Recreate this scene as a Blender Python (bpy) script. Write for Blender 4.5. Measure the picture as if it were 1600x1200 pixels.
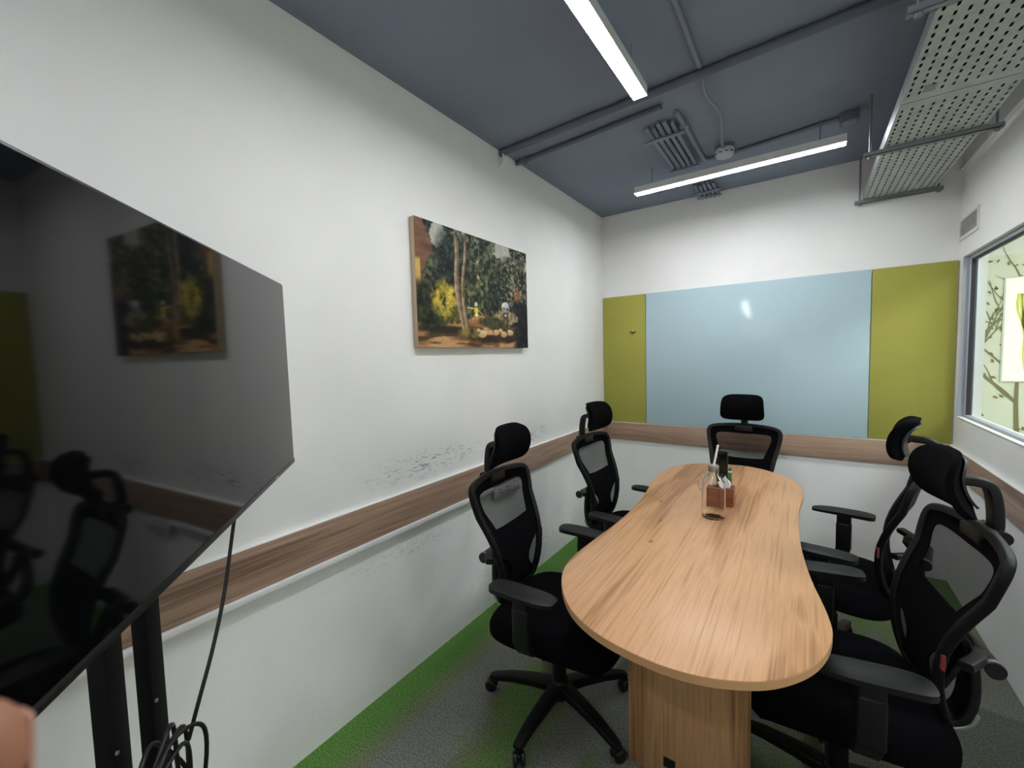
import bpy, bmesh, math, random
import numpy as np
from mathutils import Vector, Matrix, noise
random.seed(7)
PI = math.pi
for o in list(bpy.data.objects): bpy.data.objects.remove(o)
scene = bpy.context.scene
COL = scene.collection

# ------------------------------------------------------------------ camera
W, D, H = 2.305, 3.704, 2.752          # right wall x, back wall y, ceiling z (left wall at x = 0)
Y0 = -1.30                             # wall behind the camera
CAM = Vector((1.5375, 0.0, 1.5))
yaw, pitch, roll, FPX = -0.6099, -0.0633, -0.0258, 655.26
cf = Vector((math.sin(yaw)*math.cos(pitch), math.cos(yaw)*math.cos(pitch), math.sin(pitch)))
cr = Vector((math.cos(yaw), -math.sin(yaw), 0)); cu = cr.cross(cf)
cr, cu = math.cos(roll)*cr+math.sin(roll)*cu, -math.sin(roll)*cr+math.cos(roll)*cu
cam = bpy.data.cameras.new('camera'); camo = bpy.data.objects.new('camera', cam); COL.objects.link(camo)
m = Matrix((cr, cu, -cf)).transposed().to_4x4(); m.translation = CAM
camo.matrix_world = m
cam.sensor_width = 36; cam.lens = 36*FPX/1600; cam.clip_start = .005
cam.dof.use_dof = True; cam.dof.focus_distance = 2.0; cam.dof.aperture_fstop = 10
scene.camera = camo
# ------------------------------------------------------------------ world and exposure
wd = bpy.data.worlds.new('world'); scene.world = wd; wd.use_nodes = True
wd.node_tree.nodes['Background'].inputs[0].default_value = (.8, .85, .9, 1)
wd.node_tree.nodes['Background'].inputs[1].default_value = .15
vs = scene.view_settings
vs.view_transform = 'Standard'; vs.look = 'None'; vs.gamma = 1; vs.use_curve_mapping = False
vs.exposure = 1.7
LAMP = 24.0                            # emission of the linear LED diffusers

# ------------------------------------------------------------------ materials
def lin(c): return tuple((v/12.92 if v <= .04045 else ((v+.055)/1.055)**2.4) for v in [x/255 for x in c])
MATS = {}
def mat(name, rgb=(128,128,128), rough=.5, metal=0, spec=.5, emit=0, trans=0, bump=None, vary=None, ior=1.45, sheen=0):
    m = bpy.data.materials.new(name); m.use_nodes = True; MATS[name] = m
    nt = m.node_tree; b = nt.nodes['Principled BSDF']
    c = (*lin(rgb), 1)
    b.inputs['Base Color'].default_value = c; b.inputs['Roughness'].default_value = rough
    b.inputs['Metallic'].default_value = metal; b.inputs['Specular IOR Level'].default_value = spec
    b.inputs['IOR'].default_value = ior
    if trans: b.inputs['Transmission Weight'].default_value = trans
    if sheen: b.inputs['Sheen Weight'].default_value = sheen
    if emit:
        b.inputs['Emission Color'].default_value = c; b.inputs['Emission Strength'].default_value = emit
    if vary or bump:
        tc = nt.nodes.new('ShaderNodeTexCoord')
    if vary:                            # (scale, amount)
        n = nt.nodes.new('ShaderNodeTexNoise'); n.inputs['Scale'].default_value = vary[0]; n.inputs['Detail'].default_value = 5
        nt.links.new(tc.outputs['Object'], n.inputs['Vector'])
        r = nt.nodes.new('ShaderNodeValToRGB'); a = vary[1]
        r.color_ramp.elements[0].position = .3; r.color_ramp.elements[1].position = .7
        r.color_ramp.elements[0].color = (*[v*(1-a) for v in c[:3]], 1); r.color_ramp.elements[1].color = (*[min(1, v*(1+a)) for v in c[:3]], 1)
        nt.links.new(n.outputs['Fac'], r.inputs[0]); nt.links.new(r.outputs[0], b.inputs['Base Color'])
    if bump:                            # (scale, strength)
        n = nt.nodes.new('ShaderNodeTexNoise'); n.inputs['Scale'].default_value = bump[0]; n.inputs['Detail'].default_value = 3
        nt.links.new(tc.outputs['Object'], n.inputs['Vector'])
        u = nt.nodes.new('ShaderNodeBump'); u.inputs['Strength'].default_value = bump[1]; u.inputs['Distance'].default_value = .004
        nt.links.new(n.outputs['Fac'], u.inputs['Height']); nt.links.new(u.outputs[0], b.inputs['Normal'])
    return m
def wood(name, cols, axis, scale=1.0, rough=.4, rings=1.0, knots=False):
    """grain runs along `axis` (object coordinates); cols = list of (pos, rgb)"""
    m = bpy.data.materials.new(name); m.use_nodes = True; MATS[name] = m
    nt = m.node_tree; N = nt.nodes; L = nt.links; b = N['Principled BSDF']
    b.inputs['Roughness'].default_value = rough; b.inputs['Specular IOR Level'].default_value = .35
    tc = N.new('ShaderNodeTexCoord')
    mp = N.new('ShaderNodeMapping'); s = [7*scale]*3; s[axis] = .55*scale; mp.inputs['Scale'].default_value = s
    L.new(tc.outputs['Object'], mp.inputs['Vector'])
    n1 = N.new('ShaderNodeTexNoise'); n1.inputs['Scale'].default_value = 1.0; n1.inputs['Detail'].default_value = 4; n1.inputs['Distortion'].default_value = .35
    L.new(mp.outputs[0], n1.inputs['Vector'])
    mp2 = N.new('ShaderNodeMapping'); s = [120*scale]*3; s[axis] = 2.2*scale; mp2.inputs['Scale'].default_value = s
    L.new(tc.outputs['Object'], mp2.inputs['Vector'])
    n2 = N.new('ShaderNodeTexNoise'); n2.inputs['Scale'].default_value = 1.0; n2.inputs['Detail'].default_value = 3
    L.new(mp2.outputs[0], n2.inputs['Vector'])
    # contour the broad field into ring lines
    mul = N.new('ShaderNodeMath'); mul.operation = 'MULTIPLY'; mul.inputs[1].default_value = 34*rings; L.new(n1.outputs['Fac'], mul.inputs[0])
    sn = N.new('ShaderNodeMath'); sn.operation = 'SINE'; L.new(mul.outputs[0], sn.inputs[0])
    a1 = N.new('ShaderNodeMath'); a1.operation = 'MULTIPLY_ADD'; a1.inputs[1].default_value = .09; L.new(sn.outputs[0], a1.inputs[0]); L.new(n1.outputs['Fac'], a1.inputs[2])
    a2 = N.new('ShaderNodeMath'); a2.operation = 'MULTIPLY_ADD'; a2.inputs[1].default_value = .75; L.new(n2.outputs['Fac'], a2.inputs[0]); L.new(a1.outputs[0], a2.inputs[2])
    sb = N.new('ShaderNodeMath'); sb.operation = 'SUBTRACT'; sb.inputs[1].default_value = .375; L.new(a2.outputs[0], sb.inputs[0])
    r = N.new('ShaderNodeValToRGB'); cr_ = r.color_ramp
    while len(cr_.elements) < len(cols): cr_.elements.new(.5)
    for e, (p, c) in zip(cr_.elements, cols): e.position = p; e.color = (*lin(c), 1)
    L.new(sb.outputs[0], r.inputs[0])
    out = r.outputs[0]
    if knots:
        mp3 = N.new('ShaderNodeMapping'); s = [6.5]*3; s[axis] = 3.2; mp3.inputs['Scale'].default_value = s; mp3.inputs['Location'].default_value = (.3, .2, 0); L.new(tc.outputs['Object'], mp3.inputs['Vector'])
        v = N.new('ShaderNodeTexVoronoi'); v.inputs['Scale'].default_value = 1; L.new(mp3.outputs[0], v.inputs['Vector'])
        rr = N.new('ShaderNodeValToRGB'); rr.color_ramp.elements[0].position = .02; rr.color_ramp.elements[1].position = .075
        rr.color_ramp.elements[0].color = (.75,.75,.75,1); rr.color_ramp.elements[1].color = (0,0,0,1); L.new(v.outputs['Distance'], rr.inputs[0])
        mx = N.new('ShaderNodeMix'); mx.data_type = 'RGBA'; L.new(rr.outputs[0], mx.inputs[0]); L.new(out, mx.inputs[6]); mx.inputs[7].default_value = (*lin((112,76,44)), 1)
        out = mx.outputs[2]
    L.new(out, b.inputs['Base Color'])
    return m
def wall_mat(name, rgb, scuffs=False):
    m = mat(name, rgb, .75, spec=.2, bump=(90, .12)); nt = m.node_tree; N = nt.nodes; L = nt.links; b = N['Principled BSDF']
    tc = N.new('ShaderNodeTexCoord')
    n = N.new('ShaderNodeTexNoise'); n.inputs['Scale'].default_value = 2.2; n.inputs['Detail'].default_value = 6; L.new(tc.outputs['Object'], n.inputs['Vector'])
    r = N.new('ShaderNodeValToRGB'); c = lin(rgb)
    r.color_ramp.elements[0].position = .35; r.color_ramp.elements[0].color = (*[v*.955 for v in c], 1)
    r.color_ramp.elements[1].position = .65; r.color_ramp.elements[1].color = (*c, 1)
    L.new(n.outputs['Fac'], r.inputs[0]); out = r.outputs[0]
    if scuffs:   # grey scrape marks: streaks inside two patches above the rail, dirt spots low down
        mp = N.new('ShaderNodeMapping'); mp.inputs['Scale'].default_value = (1, 22, 95); mp.inputs['Rotation'].default_value = (math.radians(8), 0, 0)
        L.new(tc.outputs['Object'], mp.inputs['Vector'])
        s = N.new('ShaderNodeTexNoise'); s.inputs['Scale'].default_value = 1; s.inputs['Detail'].default_value = 8; s.inputs['Distortion'].default_value = 1.2; L.new(mp.outputs[0], s.inputs['Vector'])
        sr = N.new('ShaderNodeValToRGB'); sr.color_ramp.elements[0].position = .55; sr.color_ramp.elements[0].color = (0,0,0,1); sr.color_ramp.elements[1].position = .61; sr.color_ramp.elements[1].color = (1,1,1,1)
        L.new(s.outputs['Fac'], sr.inputs[0])
        tot = None
        for (cy, cz, ry, rz, amp) in ((1.47, .985, .50, .085, .42), (2.42, .965, .36, .07, .36), (1.35, .60, .6, .05, .2), (2.4, .2, .9, .18, .22), (3.3, .60, .3, .25, .25)):
            sx = N.new('ShaderNodeMapping'); sx.vector_type = 'POINT'
            sx.inputs['Location'].default_value = (0, -cy/ry, -cz/rz); sx.inputs['Scale'].default_value = (0, 1/ry, 1/rz); L.new(tc.outputs['Object'], sx.inputs['Vector'])
            g = N.new('ShaderNodeTexGradient'); g.gradient_type = 'SPHERICAL'; L.new(sx.outputs[0], g.inputs[0])
            k = N.new('ShaderNodeMath'); k.operation = 'MULTIPLY'; k.inputs[1].default_value = amp*1.9; k.use_clamp = True; L.new(g.outputs['Fac'], k.inputs[0])
            if tot is None: tot = k
            else:
                ad = N.new('ShaderNodeMath'); ad.operation = 'ADD'; L.new(tot.outputs[0], ad.inputs[0]); L.new(k.outputs[0], ad.inputs[1]); tot = ad
        f = N.new('ShaderNodeMath'); f.operation = 'MULTIPLY'; f.use_clamp = True; L.new(sr.outputs[0], f.inputs[0]); L.new(tot.outputs[0], f.inputs[1])
        mx = N.new('ShaderNodeMix'); mx.data_type = 'RGBA'; L.new(f.outputs[0], mx.inputs[0]); L.new(out, mx.inputs[6]); mx.inputs[7].default_value = (*lin((118,116,118)), 1)
        out = mx.outputs[2]
    L.new(out, b.inputs['Base Color'])
    return m
def carpet_mat():
    m = mat('carpet', (70,72,68), .95, spec=.1, bump=(350, .9)); nt = m.node_tree; N = nt.nodes; L = nt.links; b = N['Principled BSDF']
    tc = N.new('ShaderNodeTexCoord')
    mp = N.new('ShaderNodeMapping'); mp.inputs['Scale'].default_value = (3.6, .85, 1); mp.inputs['Location'].default_value = (.1, .35, 0); L.new(tc.outputs['Object'], mp.inputs['Vector'])
    n = N.new('ShaderNodeTexNoise'); n.inputs['Scale'].default_value = 1.0; n.inputs['Detail'].default_value = 3; n.inputs['Roughness'].default_value = .6; L.new(mp.outputs[0], n.inputs['Vector'])
    # band of green beside the left wall
    sp = N.new('ShaderNodeSeparateXYZ'); L.new(tc.outputs['Object'], sp.inputs[0])
    mr = N.new('ShaderNodeMapRange'); mr.inputs['From Min'].default_value = .10; mr.inputs['From Max'].default_value = .26; mr.inputs['To Min'].default_value = .75; mr.inputs['To Max'].default_value = 0; L.new(sp.outputs[0], mr.inputs[0])
    mr2 = N.new('ShaderNodeMapRange'); mr2.inputs['From Min'].default_value = .50; mr2.inputs['From Max'].default_value = .64; mr2.inputs['To Max'].default_value = .62; L.new(n.outputs['Fac'], mr2.inputs[0])
    # a softer olive stripe about half a metre out
    d = N.new('ShaderNodeMath'); d.operation = 'SUBTRACT'; d.inputs[1].default_value = .60; L.new(sp.outputs[0], d.inputs[0])
    ab = N.new('ShaderNodeMath'); ab.operation = 'ABSOLUTE'; L.new(d.outputs[0], ab.inputs[0])
    mr3 = N.new('ShaderNodeMapRange'); mr3.inputs['From Min'].default_value = .03; mr3.inputs['From Max'].default_value = .17; mr3.inputs['To Min'].default_value = .55; mr3.inputs['To Max'].default_value = 0; L.new(ab.outputs[0], mr3.inputs[0])
    mxm = N.new('ShaderNodeMath'); mxm.operation = 'MAXIMUM'; L.new(mr.outputs[0], mxm.inputs[0]); L.new(mr2.outputs[0], mxm.inputs[1])
    mx2 = N.new('ShaderNodeMath'); mx2.operation = 'MAXIMUM'; L.new(mxm.outputs[0], mx2.inputs[0]); L.new(mr3.outputs[0], mx2.inputs[1])
    fn = N.new('ShaderNodeTexNoise'); fn.inputs['Scale'].default_value = 55; fn.inputs['Detail'].default_value = 5; L.new(tc.outputs['Object'], fn.inputs['Vector'])
    ad = N.new('ShaderNodeMath'); ad.operation = 'MULTIPLY_ADD'; ad.inputs[1].default_value = .9; ad.inputs[2].default_value = -.45; L.new(fn.outputs['Fac'], ad.inputs[0])
    sm = N.new('ShaderNodeMath'); sm.operation = 'ADD'; sm.use_clamp = True; L.new(ad.outputs[0], sm.inputs[0]); L.new(mx2.outputs[0], sm.inputs[1])
    r = N.new('ShaderNodeValToRGB'); e = r.color_ramp.elements
    e[0].position = .0; e[0].color = (*lin((124,126,120)), 1); e[1].position = .8; e[1].color = (*lin((92,138,64)), 1)
    e2 = e.new(.35); e2.color = (*lin((114,126,90)), 1)
    L.new(sm.outputs[0], r.inputs[0])
    fn2 = N.new('ShaderNodeTexNoise'); fn2.inputs['Scale'].default_value = 140; fn2.inputs['Detail'].default_value = 3; L.new(tc.outputs['Object'], fn2.inputs['Vector'])
    rr = N.new('ShaderNodeMapRange'); rr.inputs['From Min'].default_value = .3; rr.inputs['From Max'].default_value = .7; rr.inputs['To Min'].default_value = .55; rr.inputs['To Max'].default_value = 1.35; L.new(fn2.outputs['Fac'], rr.inputs[0])
    mu = N.new('ShaderNodeMix'); mu.data_type = 'RGBA'; mu.blend_type = 'MULTIPLY'; mu.inputs[0].default_value = 1; L.new(r.outputs[0], mu.inputs[6]); L.new(rr.outputs[0], mu.inputs[7])
    L.new(mu.outputs[2], b.inputs['Base Color'])
    return m
def netting_mat():
    m = bpy.data.materials.new('netting'); m.use_nodes = True; MATS['netting'] = m; nt = m.node_tree; N = nt.nodes
    b = N['Principled BSDF']; b.inputs['Base Color'].default_value = (.005,.005,.006,1); b.inputs['Roughness'].default_value = .9; b.inputs['Specular IOR Level'].default_value = .1
    t = N.new('ShaderNodeBsdfTransparent'); mx = N.new('ShaderNodeMixShader'); mx.inputs[0].default_value = .48
    nt.links.new(t.outputs[0], mx.inputs[1]); nt.links.new(b.outputs[0], mx.inputs[2]); nt.links.new(mx.outputs[0], N['Material Output'].inputs[0])
    return m
wall_mat('wall_paint', (236,236,234)); wall_mat('wall_paint_scuffed', (236,236,234), True)
mat('ceiling_paint', (132,139,156), .8, spec=.2, vary=(1.5, .08), bump=(60, .1))
mat('grey_paint', (132,139,156), .6, spec=.3)
mat('dark_grey_paint', (104,110,124), .6, spec=.3)
carpet_mat(); netting_mat()
wood('rail_wood_y', [(.2,(118,94,78)), (.42,(156,128,109)), (.6,(174,146,126)), (.82,(138,112,95))], 1, .9, .45)
wood('rail_wood_x', [(.2,(118,94,78)), (.42,(156,128,109)), (.6,(174,146,126)), (.82,(138,112,95))], 0, .9, .45)
wood('table_wood', [(.2,(140,100,68)), (.40,(180,136,98)), (.58,(198,154,114)), (.8,(160,116,82))], 1, 1.0, .34, .8, True)
wood('leg_wood', [(.22,(140,100,66)), (.42,(178,134,94)), (.6,(196,152,110)), (.78,(166,122,84))], 2, 1.0, .4, .8)
wood('box_wood', [(.2,(84,42,26)), (.5,(128,70,46)), (.8,(150,88,60))], 0, 2.0, .35)
mat('edge_band', (196,152,106), .45)
mat('white_laminate', (236,236,232), .4)
mat('white_plastic', (222,223,222), .4)
mat('socket_plastic', (196,197,196), .4)
mat('black_plastic', (16,17,18), .45, spec=.4, bump=(600, .15))
mat('satin_black', (15,16,17), .3)
mat('black_fabric', (9,9,12), .95, spec=.06, bump=(900, .5))
mat('frame_black', (11,11,13), .5, spec=.28)
mat('post_black', (9,9,10), .65, spec=.2)
mat('shell_plastic', (40,42,43), .5)
mat('nylon_black', (10,10,11), .5, spec=.3)
mat('silver', (190,192,194), .3, metal=.9)
mat('red_tag', (120,44,50), .7)
mat('tv_glass', (7,8,10), .05, spec=.46)
mat('tv_bezel', (22,23,25), .35)
mat('logo_print', (170,172,176), .4)
mat('screen_board', (176,199,207), .12, spec=.30)
mat('olive_felt', (168,166,84), .95, spec=.1, bump=(500, .5), vary=(3, .04))
mat('galvanised', (172,177,176), .5, metal=.35, vary=(14, .12))
mat('galvanised_edge', (190,196,200), .32, metal=.8)
mat('strut_grey', (136,140,144), .5, metal=.2)
mat('aluminium', (172,178,188), .45, metal=.3)
mat('dark_gap', (44,46,50), .7)
mat('detector_white', (206,208,212), .5)
mat('led_diffuser', (250,251,255), .5, emit=LAMP)
def pane_mat():
    m = bpy.data.materials.new('glass'); m.use_nodes = True; MATS['glass'] = m; nt = m.node_tree; N = nt.nodes
    t = N.new('ShaderNodeBsdfTransparent'); t.inputs[0].default_value = (.93,.96,.94,1)
    g = N.new('ShaderNodeBsdfGlossy'); g.inputs['Roughness'].default_value = .0
    lw = N.new('ShaderNodeLayerWeight'); pw = N.new('ShaderNodeMath'); pw.operation = 'POWER'; pw.inputs[1].default_value = 5; nt.links.new(lw.outputs['Facing'], pw.inputs[0])
    f = N.new('ShaderNodeMath'); f.operation = 'MULTIPLY_ADD'; f.inputs[1].default_value = .5; f.inputs[2].default_value = .03; nt.links.new(pw.outputs[0], f.inputs[0])
    mx = N.new('ShaderNodeMixShader'); nt.links.new(f.outputs[0], mx.inputs[0]); nt.links.new(t.outputs[0], mx.inputs[1]); nt.links.new(g.outputs[0], mx.inputs[2])
    nt.links.new(mx.outputs[0], N['Material Output'].inputs[0])
pane_mat()
mat('fill_diffuser', (250,250,255), .5, emit=9)  # emission of the fill panels added next door
mat('jar_glass', (252,254,253), .01, trans=1, ior=1.28)
mat('steel_lid', (170,160,150), .3, metal=.9)
mat('straw_white', (240,240,238), .4)
mat('paper_white', (240,240,240), .7)
mat('box_green', (40,104,42), .5)
mat('cable_black', (16,16,18), .45)
mat('skin', (178,124,98), .5, spec=.35, vary=(40, .06))
mat('nail', (222,172,152), .3)
mat('sleeve', (50,56,70), .9)
mat('canvas_edge', (186,166,138), .8)
mat('far_wall', (228,229,214), .8)
mat('decal_grey', (116,116,96), .8)
mat('decal_brown', (128,118,92), .8)
mat('decal_yellow', (226,228,110), .8)
mat('far_floor', (150,172,158), .9)
mat('reflection_glow', (250,252,236), .5, emit=.12)  # emission stands in for a bright reflection in the window glass
mat('lit_slot', (240,250,244), .5, emit=4)
mat('door_paint', (196,194,186), .6)
mat('grommet', (20,18,17), .5)
mat('pin_metal', (215,205,90), .4)
mat('mark_dark', (70,70,74), .8)

# ------------------------------------------------------------------ mesh helpers
def link(name, me, material, parent=None):
    o = bpy.data.objects.new(name, me); COL.objects.link(o)
    if material: me.materials.append(MATS[material])
    if parent: o.parent = parent
    return o
def mk(name, verts, faces, material, parent=None, smooth=False):
    me = bpy.data.meshes.new(name); me.from_pydata([tuple(v) for v in verts], [], faces); me.update()
    if smooth: me.shade_smooth()
    return link(name, me, material, parent)
def fin(name, bm, material, parent=None, smooth=False, angle=None):
    bmesh.ops.recalc_face_normals(bm, faces=bm.faces)
    me = bpy.data.meshes.new(name); bm.to_mesh(me); bm.free()
    if smooth: me.shade_smooth()
    if angle is not None:
        me.shade_smooth(); me.set_sharp_from_angle(angle=math.radians(angle))
    return link(name, me, material, parent)
def add_box(bm, lo, hi, bevel=0, seg=2, mtx=None):
    lo, hi = Vector(lo), Vector(hi); c = (lo+hi)/2; s = hi-lo
    r = bmesh.ops.create_cube(bm, size=1, matrix=Matrix.Translation(c) @ Matrix.Diagonal((*s, 1)))
    vs_ = r['verts']
    if bevel:
        es = list({e for v in vs_ for e in v.link_edges})
        g = bmesh.ops.bevel(bm, geom=es, offset=bevel, segments=seg, profile=.5, affect='EDGES')
        vs_ = list({v for f in g['faces'] for v in f.verts} | {v for v in vs_ if v.is_valid})
    if mtx: bmesh.ops.transform(bm, matrix=mtx, verts=vs_)
def box(name, lo, hi, material, parent=None, bevel=0, seg=2, mtx=None):
    bm = bmesh.new(); add_box(bm, lo, hi, bevel, seg, mtx)
    return fin(name, bm, material, parent, angle=35 if bevel else None)
def boxes(name, lst, material, parent=None, bevel=0):
    bm = bmesh.new()
    for lo, hi in lst: add_box(bm, lo, hi, bevel)
    return fin(name, bm, material, parent, angle=35 if bevel else None)
def smooth_path(pts, closed=False, it=3):
    pts = [Vector(p) for p in pts]
    for _ in range(it):
        n = len(pts); out = []
        rng = range(n) if closed else range(n-1)
        if not closed: out.append(pts[0])
        for i in rng:
            a, b = pts[i], pts[(i+1) % n]; out += [a*.75+b*.25, a*.25+b*.75]
        if not closed: out.append(pts[-1])
        pts = out
    return pts
def add_sweep(bm, path, sec, closed=False, ref=None, scale=None, cap=True):
    """sweep section points (a,b) along path; a along ref-derived side, b along ref."""
    n = len(path); rings = []
    prev = None
    for i, p in enumerate(path):
        if closed: t = (path[(i+1) % n]-path[i-1]).normalized()
        else: t = (path[min(i+1, n-1)]-path[max(i-1, 0)]).normalized()
        r = ref[i] if isinstance(ref, list) else ref
        if r is None:
            if prev is None:
                r = Vector((0,0,1)) if abs(t.z) < .9 else Vector((1,0,0))
            else: r = prev
        r = Vector(r); r = (r - t*r.dot(t)).normalized(); prev = r
        s = t.cross(r); k = scale[i] if scale else 1
        rings.append([bm.verts.new(p + s*(a*k) + r*(b*k)) for a, b in sec])
    m_ = len(sec)
    for i in range(n if closed else n-1):
        A, B = rings[i], rings[(i+1) % n]
        for j in range(m_): bm.faces.new((A[j], A[(j+1) % m_], B[(j+1) % m_], B[j]))
    if not closed and cap: bm.faces.new(rings[0]); bm.faces.new(list(reversed(rings[-1])))
def circ(r, n=10): return [(r*math.cos(2*PI*i/n), r*math.sin(2*PI*i/n)) for i in range(n)]
def rrect(w, h, r, n=3):
    out = []
    for cx, cy, a0 in ((w-r, h-r, 0), (-w+r, h-r, 90), (-w+r, -h+r, 180), (w-r, -h+r, 270)):
        for k in range(n+1):
            a = math.radians(a0+90*k/n); out.append((cx+r*math.cos(a), cy+r*math.sin(a)))
    return out
def tube(name, path, r, material, parent=None, n=10, closed=False):
    bm = bmesh.new(); add_sweep(bm, [Vector(p) for p in path], circ(r, n), closed)
    return fin(name, bm, material, parent, angle=50)
def sweep(name, path, sec, material, parent=None, closed=False, ref=None, scale=None):
    bm = bmesh.new(); add_sweep(bm, [Vector(p) for p in path], sec, closed, ref, scale)
    return fin(name, bm, material, parent, angle=40)
def add_lathe(bm, prof, n=24, mtx=None):
    rings = []
    for r, z in prof:
        if r < 1e-6: rings.append([bm.verts.new((0,0,z))])
        else: rings.append([bm.verts.new((r*math.cos(2*PI*i/n), r*math.sin(2*PI*i/n), z)) for i in range(n)])
    for A, B in zip(rings, rings[1:]):
        if len(A) == 1 and len(B) == 1: continue
        for i in range(n):
            j = (i+1) % n
            if len(A) == 1: bm.faces.new((A[0], B[i], B[j]))
            elif len(B) == 1: bm.faces.new((A[i], B[0], A[j]))
            else: bm.faces.new((A[i], A[j], B[j], B[i]))
    if mtx: bmesh.ops.transform(bm, matrix=mtx, verts=[v for R in rings for v in R])
def lathe(name, prof, material, parent=None, n=24, mtx=None):
    bm = bmesh.new(); add_lathe(bm, prof, n, mtx)
    return fin(name, bm, material, parent, angle=35)
def add_shell(bm, func, nu, nv, thick, dirv=None):
    """closed slab over func(u,v)->Vector, thickened along -normal by thick(u,v)"""
    P = [[func(i/nu, j/nv) for i in range(nu+1)] for j in range(nv+1)]
    def nrm(j, i):
        if dirv: return Vector(dirv)
        a = P[j][min(i+1, nu)]-P[j][max(i-1, 0)]; b = P[min(j+1, nv)][i]-P[max(j-1, 0)][i]
        return a.cross(b).normalized()
    F = [[bm.verts.new(P[j][i]) for i in range(nu+1)] for j in range(nv+1)]
    B = [[bm.verts.new(P[j][i]-nrm(j, i)*(thick(i/nu, j/nv) if callable(thick) else thick)) for i in range(nu+1)] for j in range(nv+1)]
    for j in range(nv):
        for i in range(nu):
            bm.faces.new((F[j][i], F[j][i+1], F[j+1][i+1], F[j+1][i])); bm.faces.new((B[j][i], B[j+1][i], B[j+1][i+1], B[j][i+1]))
    for j in range(nv):
        bm.faces.new((F[j][0], F[j+1][0], B[j+1][0], B[j][0])); bm.faces.new((F[j][nu], B[j][nu], B[j+1][nu], F[j+1][nu]))
    for i in range(nu):
        bm.faces.new((F[0][i], B[0][i], B[0][i+1], F[0][i+1])); bm.faces.new((F[nv][i], F[nv][i+1], B[nv][i+1], B[nv][i]))
def shell(name, func, nu, nv, thick, material, parent=None, angle=50, dirv=None):
    bm = bmesh.new(); add_shell(bm, func, nu, nv, thick, dirv)
    return fin(name, bm, material, parent, angle=angle)
def prism(name, poly, z0, z1, material, parent=None, bevel=0, mtx=None):
    bm = bmesh.new()
    vs_ = [bm.verts.new((x, y, z0)) for x, y in poly]; f = bm.faces.new(vs_)
    r = bmesh.ops.extrude_face_region(bm, geom=[f]); up = [v for v in r['geom'] if isinstance(v, bmesh.types.BMVert)]
    bmesh.ops.translate(bm, verts=up, vec=(0,0,z1-z0))
    if bevel:
        es = [e for e in bm.edges if abs(e.verts[0].co.z-e.verts[1].co.z) < 1e-6]
        bmesh.ops.bevel(bm, geom=es, offset=bevel, segments=2, profile=.5, affect='EDGES')
    if mtx: bmesh.ops.transform(bm, matrix=mtx, verts=bm.verts)
    return fin(name, bm, material, parent, angle=30)
def thing(name, label, cat, loc=(0,0,0), rz=0, group=None):
    o = bpy.data.objects.new(name, None); COL.objects.link(o); o.empty_display_size = .05
    o.location = loc; o.rotation_euler = (0,0,rz); return tag(o, label, cat, group)
def tag(o, label, cat, group=None):
    o['label'] = label; o['category'] = cat
    if group: o['group'] = group
    return o
def struct(o, label=None):
    o['kind'] = 'structure'
    if label: o['label'] = label
    return o
def copy_tree(o, parent=None):
    c = o.copy(); COL.objects.link(c)
    if parent: c.parent = parent
    for ch in list(o.children): copy_tree(ch, c)
    return c
def local(o, base):
    """shift a mesh built in world coordinates into its parent's frame"""
    o.data.transform(Matrix.Translation(-Vector(base))); return o

# ================================================================== the room shell
X2, Y2 = 4.6, 5.2                       # the neighbouring room seen through the glass
struct(box('floor', (-.1, Y0-.1, -.1), (W+.1, D+.1, 0), 'carpet'))
struct(box('ceiling', (-.1, Y0-.1, H), (W+.1, D+.1, H+.1), 'ceiling_paint'))
struct(box('wall_left', (-.1, Y0-.1, 0), (0, D+.1, H), 'wall_paint_scuffed'))
struct(box('wall_back', (0, D, 0), (W+.1, D+.1, H), 'wall_paint'))
struct(box('wall_front', (0, Y0-.1, 0), (W+.1, Y0, H), 'wall_paint'))
WY0, WY1, WZ0, WZ1 = .55, 3.625, 1.068, 2.028
struct(boxes('wall_right', [((W, Y0, 0), (W+.1, D, WZ0)), ((W, Y0, WZ1), (W+.1, D, H)),
                            ((W, Y0, WZ0), (W+.1, WY0, WZ1)), ((W, WY1, WZ0), (W+.1, D, WZ1))], 'wall_paint'))
# window: aluminium frame, reveal lining, panes
win = bpy.data.objects.new('window_1', None); COL.objects.link(win); struct(win, 'long interior window with aluminium frame in the right wall')
FX = W+.022
boxes('window_frame', [((FX, WY1-.028, WZ0), (FX+.035, WY1, WZ1)), ((FX, WY0, WZ0), (FX+.035, WY0+.028, WZ1)),
                       ((FX, WY0+.028, WZ1-.022), (FX+.035, WY1-.028, WZ1)), ((FX, WY0+.028, WZ0), (FX+.035, WY1-.028, WZ0+.018))], 'aluminium', win, .003)
boxes('frame_gasket', [((FX+.006, WY1-.031, WZ0+.018), (FX+.03, WY1-.028, WZ1-.022)), ((FX+.006, WY0+.028, WZ1-.027), (FX+.03, WY1-.036, WZ1-.022))], 'dark_gap', win)
box('window_pane', (FX+.014, WY0+.02, WZ0+.01), (FX+.020, WY1-.02, WZ1-.012), 'glass', win)
box('reveal_lining', (W-.002, WY1-.004, WZ0), (FX, WY1, WZ1), 'aluminium', win)
box('window_sill', (W-.006, WY0, WZ0), (FX, WY1-.004, WZ0+.006), 'white_laminate', win, .002)
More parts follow.
